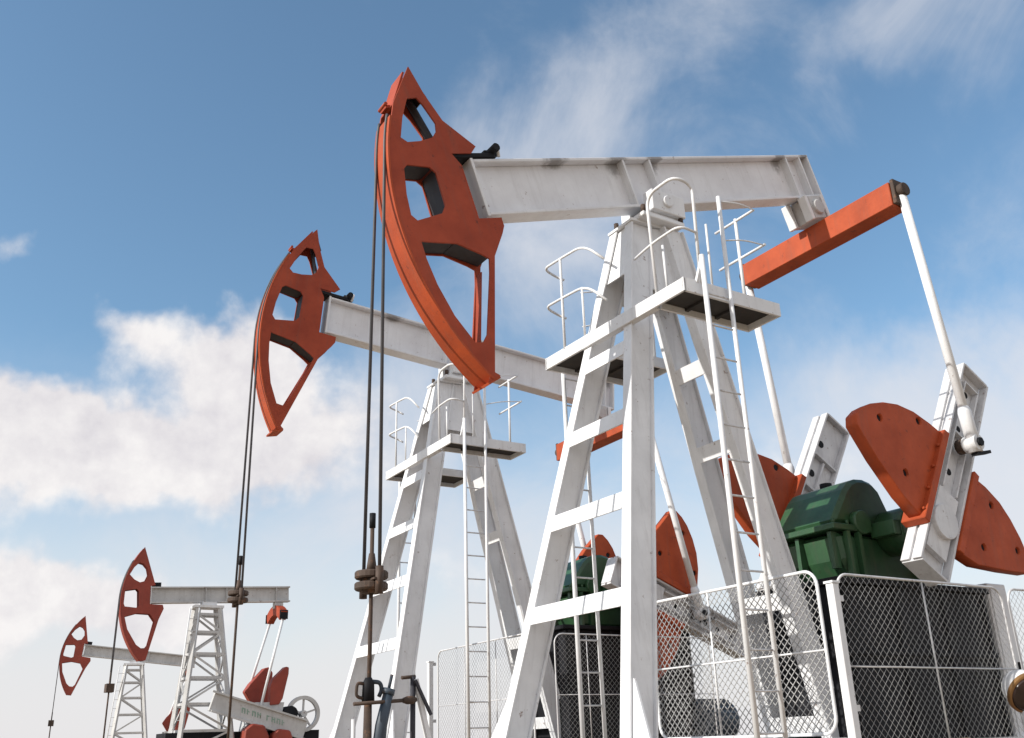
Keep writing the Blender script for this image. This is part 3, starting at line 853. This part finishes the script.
# ------------------------------------------------------------------ lamp and cabinet at the right
lp = local_thing('flood_lamp', P1, Y1, 2.64, 1.66, 'round white lamp with brown rim and dark glass, by the right-hand mesh panels', 'lamp')
zc = P1[2] - 5.29
ax = Vector((-.26, .66, -.44)).normalized()         # (x, w, z) facing
k = MB()
c = Vector((0, .0, zc))
prof = [(-.19, .02), (-.18, .08), (-.14, .13), (-.08, .165), (0.0, .185), (.03, .188)]
k.tube([c + ax * a for a, r in prof], [r for a, r in prof], 24)
k.build('lamp_housing', 'white', lp)
k = MB()
k.tube([c + ax * a for a in (.031, .036, .072, .078)], [.190, .200, .200, .186], 28, smooth=False)
k.build('lamp_rim', 'brass', lp)
k = MB(); k.tube([c + ax * a for a in (.0785, .088, .10, .106)], [.176, .15, .09, .03], 28); k.build('lamp_glass', 'lens', lp)
k = MB(); k.tube([c + ax * a + Vector((.03, .05, -.04)) for a in (.085, .105, .12, .13)], [.03, .042, .034, .01], 12); k.build('bulb', 'bulb', lp)
k = MB().tube([(0, -.05, 0), (0, -.05, zc - .12)], .028, 10)
k.build('lamp_pole', 'steel', lp)

cb = local_thing('control_cabinet', P1, Y1, 4.27, .35, 'pale grey upright cabinet just beyond the black pedestal at the right edge', 'cabinet')
H = P1[2] - 4.06
MB().box(-.17, .19, -.25, .25, .08, H).build('cabinet_body', 'white', cb, bevel=.01)
MB().box(-.14, .16, .251, .266, .14, H - .06).build('cabinet_door', 'white', cb, bevel=.004)
MB().box(.09, .11, .267, .29, H * .45, H * .45 + .14).build('cabinet_handle', 'black', cb)
MB().box(-.19, .21, -.27, .27, 0, .079).build('cabinet_plinth', 'black', cb)

# ------------------------------------------------------------------ ground
def ground():
    m, nt, b = new_mat('dry_earth')
    tc = nd(nt, 'ShaderNodeTexCoord')
    v = tc.outputs['Object']
    n1 = noise(nt, v, .12, 8, .62)
    n2 = noise(nt, v, 3.0, 8, .7)
    c = mixc(nt, ramp(nt, n1, .38, .64), (.31, .22, .135), (.23, .165, .10))
    c = mixc(nt, math_n(nt, 'MULTIPLY', ramp(nt, n2, .45, .75), .5), c, (.44, .38, .30))
    n3 = noise(nt, v, .35, 6, .6)
    c = mixc(nt, ramp(nt, n3, .58, .68), c, (.16, .16, .09))
    nt.links.new(c, b.inputs['Base Color'])
    b.inputs['Roughness'].default_value = .95
    bp = nd(nt, 'ShaderNodeBump'); bp.inputs['Strength'].default_value = .5; bp.inputs['Distance'].default_value = .05
    nt.links.new(n2, bp.inputs['Height']); nt.links.new(bp.outputs[0], b.inputs['Normal'])
    M['ground'] = m
    bm = bmesh.new()
    rings = [0, 6, 12, 20, 30, 45, 70, 120, 250, 600, 1500, 4000]
    prev = None
    for r in rings:
        if r == 0:
            prev = [bm.verts.new((0, 8, 0))]; continue
        cur = []
        for i in range(48):
            a = 2 * pi * i / 48
            z = 0 if r < 50 else random.uniform(-.04, .0) * min(r / 50, 6)
            cur.append(bm.verts.new((r * cos(a), 8 + r * sin(a), z)))
        for i in range(48):
            j = (i + 1) % 48
            if len(prev) == 1: bm.faces.new((prev[0], cur[i], cur[j]))
            else: bm.faces.new((prev[i], cur[i], cur[j], prev[j]))
        prev = cur
    me = bpy.data.meshes.new('ground'); bm.to_mesh(me); bm.free()
    me.materials.append(m)
    o = bpy.data.objects.new('ground', me); col.objects.link(o)
    o['kind'] = 'structure'
ground()

# ------------------------------------------------------------------ sky, clouds, sun
SUN_EL, SUN_AZ = R(29), R(206)          # azimuth measured from +x towards +y
world = bpy.data.worlds.new('World'); scene.world = world
world.use_nodes = True
nt = world.node_tree
for n in list(nt.nodes): nt.nodes.remove(n)
out = nd(nt, 'ShaderNodeOutputWorld'); bg = nd(nt, 'ShaderNodeBackground')
nt.links.new(bg.outputs[0], out.inputs[0])
sky = nd(nt, 'ShaderNodeTexSky', sky_type='NISHITA')
sky.sun_disc = False
sky.sun_elevation = SUN_EL
sky.sun_rotation = pi / 2 - SUN_AZ
sky.altitude = 200; sky.air_density = 1.0; sky.dust_density = 1.2; sky.ozone_density = 1.6
bg.inputs[1].default_value = 0.10
tc = nd(nt, 'ShaderNodeTexCoord')
D0 = tc.outputs['Generated']
wn = nd(nt, 'ShaderNodeTexNoise'); wn.inputs['Scale'].default_value = 4.5; wn.inputs['Detail'].default_value = 5; wn.inputs['Roughness'].default_value = .6
nt.links.new(D0, wn.inputs['Vector'])
wsub = nd(nt, 'ShaderNodeVectorMath', operation='SUBTRACT'); nt.links.new(wn.outputs['Color'], wsub.inputs[0]); wsub.inputs[1].default_value = (.5, .5, .5)
wsc = nd(nt, 'ShaderNodeVectorMath', operation='SCALE'); nt.links.new(wsub.outputs[0], wsc.inputs[0]); wsc.inputs[3].default_value = .19
wad = nd(nt, 'ShaderNodeVectorMath', operation='ADD'); nt.links.new(D0, wad.inputs[0]); nt.links.new(wsc.outputs[0], wad.inputs[1])
D = wad.outputs[0]
def dot(v):
    n = nd(nt, 'ShaderNodeVectorMath', operation='DOT_PRODUCT')
    nt.links.new(D, n.inputs[0]); n.inputs[1].default_value = v
    return n.outputs['Value']
def pxdir(x, y):
    return (CF + CR * ((x - 512) / F_PX) - CU * ((y - 369) / F_PX)).normalized()
def blob(x, y, sx, sy, amp, rot=0):
    """soft elliptical patch of cloud round a direction of the sky"""
    d = pxdir(x, y)
    az = Vector((d.y, -d.x, 0)).normalized(); up = az.cross(d).normalized()
    c, s = cos(R(rot)), sin(R(rot))
    e1, e2 = az * c + up * s, up * c - az * s
    k = F_PX
    a = math_n(nt, 'MULTIPLY', dot(e1), k / sx); a = math_n(nt, 'MULTIPLY', a, a)
    b_ = math_n(nt, 'MULTIPLY', dot(e2), k / sy); b_ = math_n(nt, 'MULTIPLY', b_, b_)
    f = math_n(nt, 'POWER', 2.718, math_n(nt, 'MULTIPLY', math_n(nt, 'ADD', a, b_), -1.0))
    f = math_n(nt, 'MULTIPLY', f, math_n(nt, 'GREATER_THAN', dot(d), 0.0))
    return math_n(nt, 'MULTIPLY', f, amp)
def total(bl):
    t = None
    for b_ in bl:
        f = blob(*b_)
        t = f if t is None else math_n(nt, 'ADD', t, f)
    return t
sep = nd(nt, 'ShaderNodeSeparateXYZ'); nt.links.new(D0, sep.inputs[0])
nz = noise(nt, D0, 9.0, 9, .58, .25)
nz2 = noise(nt, D0, 5.0, 10, .62, .5)
fine = noise(nt, D0, 26, 6, .6)
# heaped clouds
cum = total([(40, 436, 110, 46, 1.25), (160, 452, 110, 40, 1.2), (262, 350, 44, 52, 1.0), (140, 342, 62, 30, .95), (265, 440, 74, 62, .95), (345, 430, 70, 60, .5), (210, 385, 60, 34, .55), (-80, 440, 100, 70, 1.0),
             (160, 602, 46, 34, .95), (60, 606, 110, 30, .95), (-14, 246, 44, 26, .65), (-90, 620, 140, 44, 1.0), (850, 400, 90, 34, .42), (965, 455, 90, 40, .45), (990, 520, 70, 36, .45), (800, 470, 80, 36, .42), (420, 470, 80, 50, .42), (480, 580, 110, 40, .45), (700, 545, 80, 40, .4), (-320, 420, 200, 80, 1.1), (-500, 250, 160, 70, 1.0), (1500, 350, 200, 80, 1.0)])
dens = math_n(nt, 'ADD', cum, math_n(nt, 'MULTIPLY', math_n(nt, 'SUBTRACT', nz, .5), 1.35))
dens = math_n(nt, 'ADD', dens, math_n(nt, 'MULTIPLY', math_n(nt, 'SUBTRACT', fine, .5), .55))
mr = nd(nt, 'ShaderNodeMapRange', interpolation_type='SMOOTHSTEP')
nt.links.new(dens, mr.inputs[0]); mr.inputs[1].default_value = .36; mr.inputs[2].default_value = 1.12
cmask = mr.outputs[0]
# veils
veil = total([(600, 90, 90, 90, .66, 20), (500, 170, 100, 70, .5, 30), (930, 20, 130, 70, .8, 18), (780, 40, 70, 60, .4), (700, 10, 60, 50, .45), (580, 265, 140, 80, .66), (860, 400, 220, 70, .78), (990, 470, 160, 80, .75),
              (370, 400, 110, 100, .78), (470, 520, 200, 90, .6), (1250, 120, 200, 100, .9), (1350, 400, 260, 90, .8), (400, -150, 260, 120, .7), (90, 540, 200, 40, .4)])
vd = math_n(nt, 'ADD', veil, math_n(nt, 'MULTIPLY', math_n(nt, 'SUBTRACT', nz2, .5), 1.5))
mv = nd(nt, 'ShaderNodeMapRange', interpolation_type='SMOOTHSTEP')
nt.links.new(vd, mv.inputs[0]); mv.inputs[1].default_value = .22; mv.inputs[2].default_value = 1.25; mv.inputs[4].default_value = .80
vmask = mv.outputs[0]
# pale haze low in the sky
hz = nd(nt, 'ShaderNodeMapRange', interpolation_type='SMOOTHSTEP')
nt.links.new(math_n(nt, 'ADD', sep.outputs[2], math_n(nt, 'MULTIPLY', math_n(nt, 'SUBTRACT', nz2, .5), -.14)), hz.inputs[0])
hz.inputs[1].default_value = .41; hz.inputs[2].default_value = .02; hz.inputs[3].default_value = 0; hz.inputs[4].default_value = .95
tint = nd(nt, 'ShaderNodeMix', data_type='RGBA', blend_type='MULTIPLY'); tint.inputs[0].default_value = 1
nt.links.new(sky.outputs[0], tint.inputs[6]); tint.inputs[7].default_value = (1.36, 1.59, 1.56, 1)
c = mixc(nt, hz.outputs[0], tint.outputs[2], (6.9, 6.75, 6.9))
c = mixc(nt, vmask, c, (6.4, 6.5, 6.9))
# unseen cloud cover added behind and above the viewer to neutralise ambient light
bk = nd(nt, 'ShaderNodeMapRange', interpolation_type='SMOOTHSTEP')
nt.links.new(math_n(nt, 'ADD', sep.outputs[1], math_n(nt, 'MULTIPLY', math_n(nt, 'SUBTRACT', nz2, .5), -1.6)), bk.inputs[0])
bk.inputs[1].default_value = .25; bk.inputs[2].default_value = -.35; bk.inputs[3].default_value = 0; bk.inputs[4].default_value = .85
c = mixc(nt, bk.outputs[0], c, (7.2, 7.05, 7.05))
shade = ramp(nt, math_n(nt, 'ADD', math_n(nt, 'MULTIPLY', nz, .6), math_n(nt, 'MULTIPLY', fine, .4)), .36, .58, (6.1, 5.9, 6.2, 1), (7.9, 7.7, 7.65, 1))
c = mixc(nt, cmask, c, shade)
nt.links.new(c, bg.inputs[0])

sd = bpy.data.lights.new('sun', 'SUN'); sd.energy = 4.0; sd.angle = R(.53); sd.color = (1.0, .955, .88)
so = bpy.data.objects.new('sun', sd); col.objects.link(so)
sdir = Vector((cos(SUN_EL) * cos(SUN_AZ), cos(SUN_EL) * sin(SUN_AZ), sin(SUN_EL)))
so.rotation_euler = sdir.to_track_quat('Z', 'Y').to_euler()
so.location = sdir * 60

vs = scene.view_settings
scene.display_settings.display_device = 'sRGB'
vs.view_transform = 'Standard'; vs.look = 'None'; vs.exposure = 0.25; vs.gamma = 1.0; vs.use_curve_mapping = False
scene.cycles.use_denoising = True
scene.cycles.max_bounces = 6
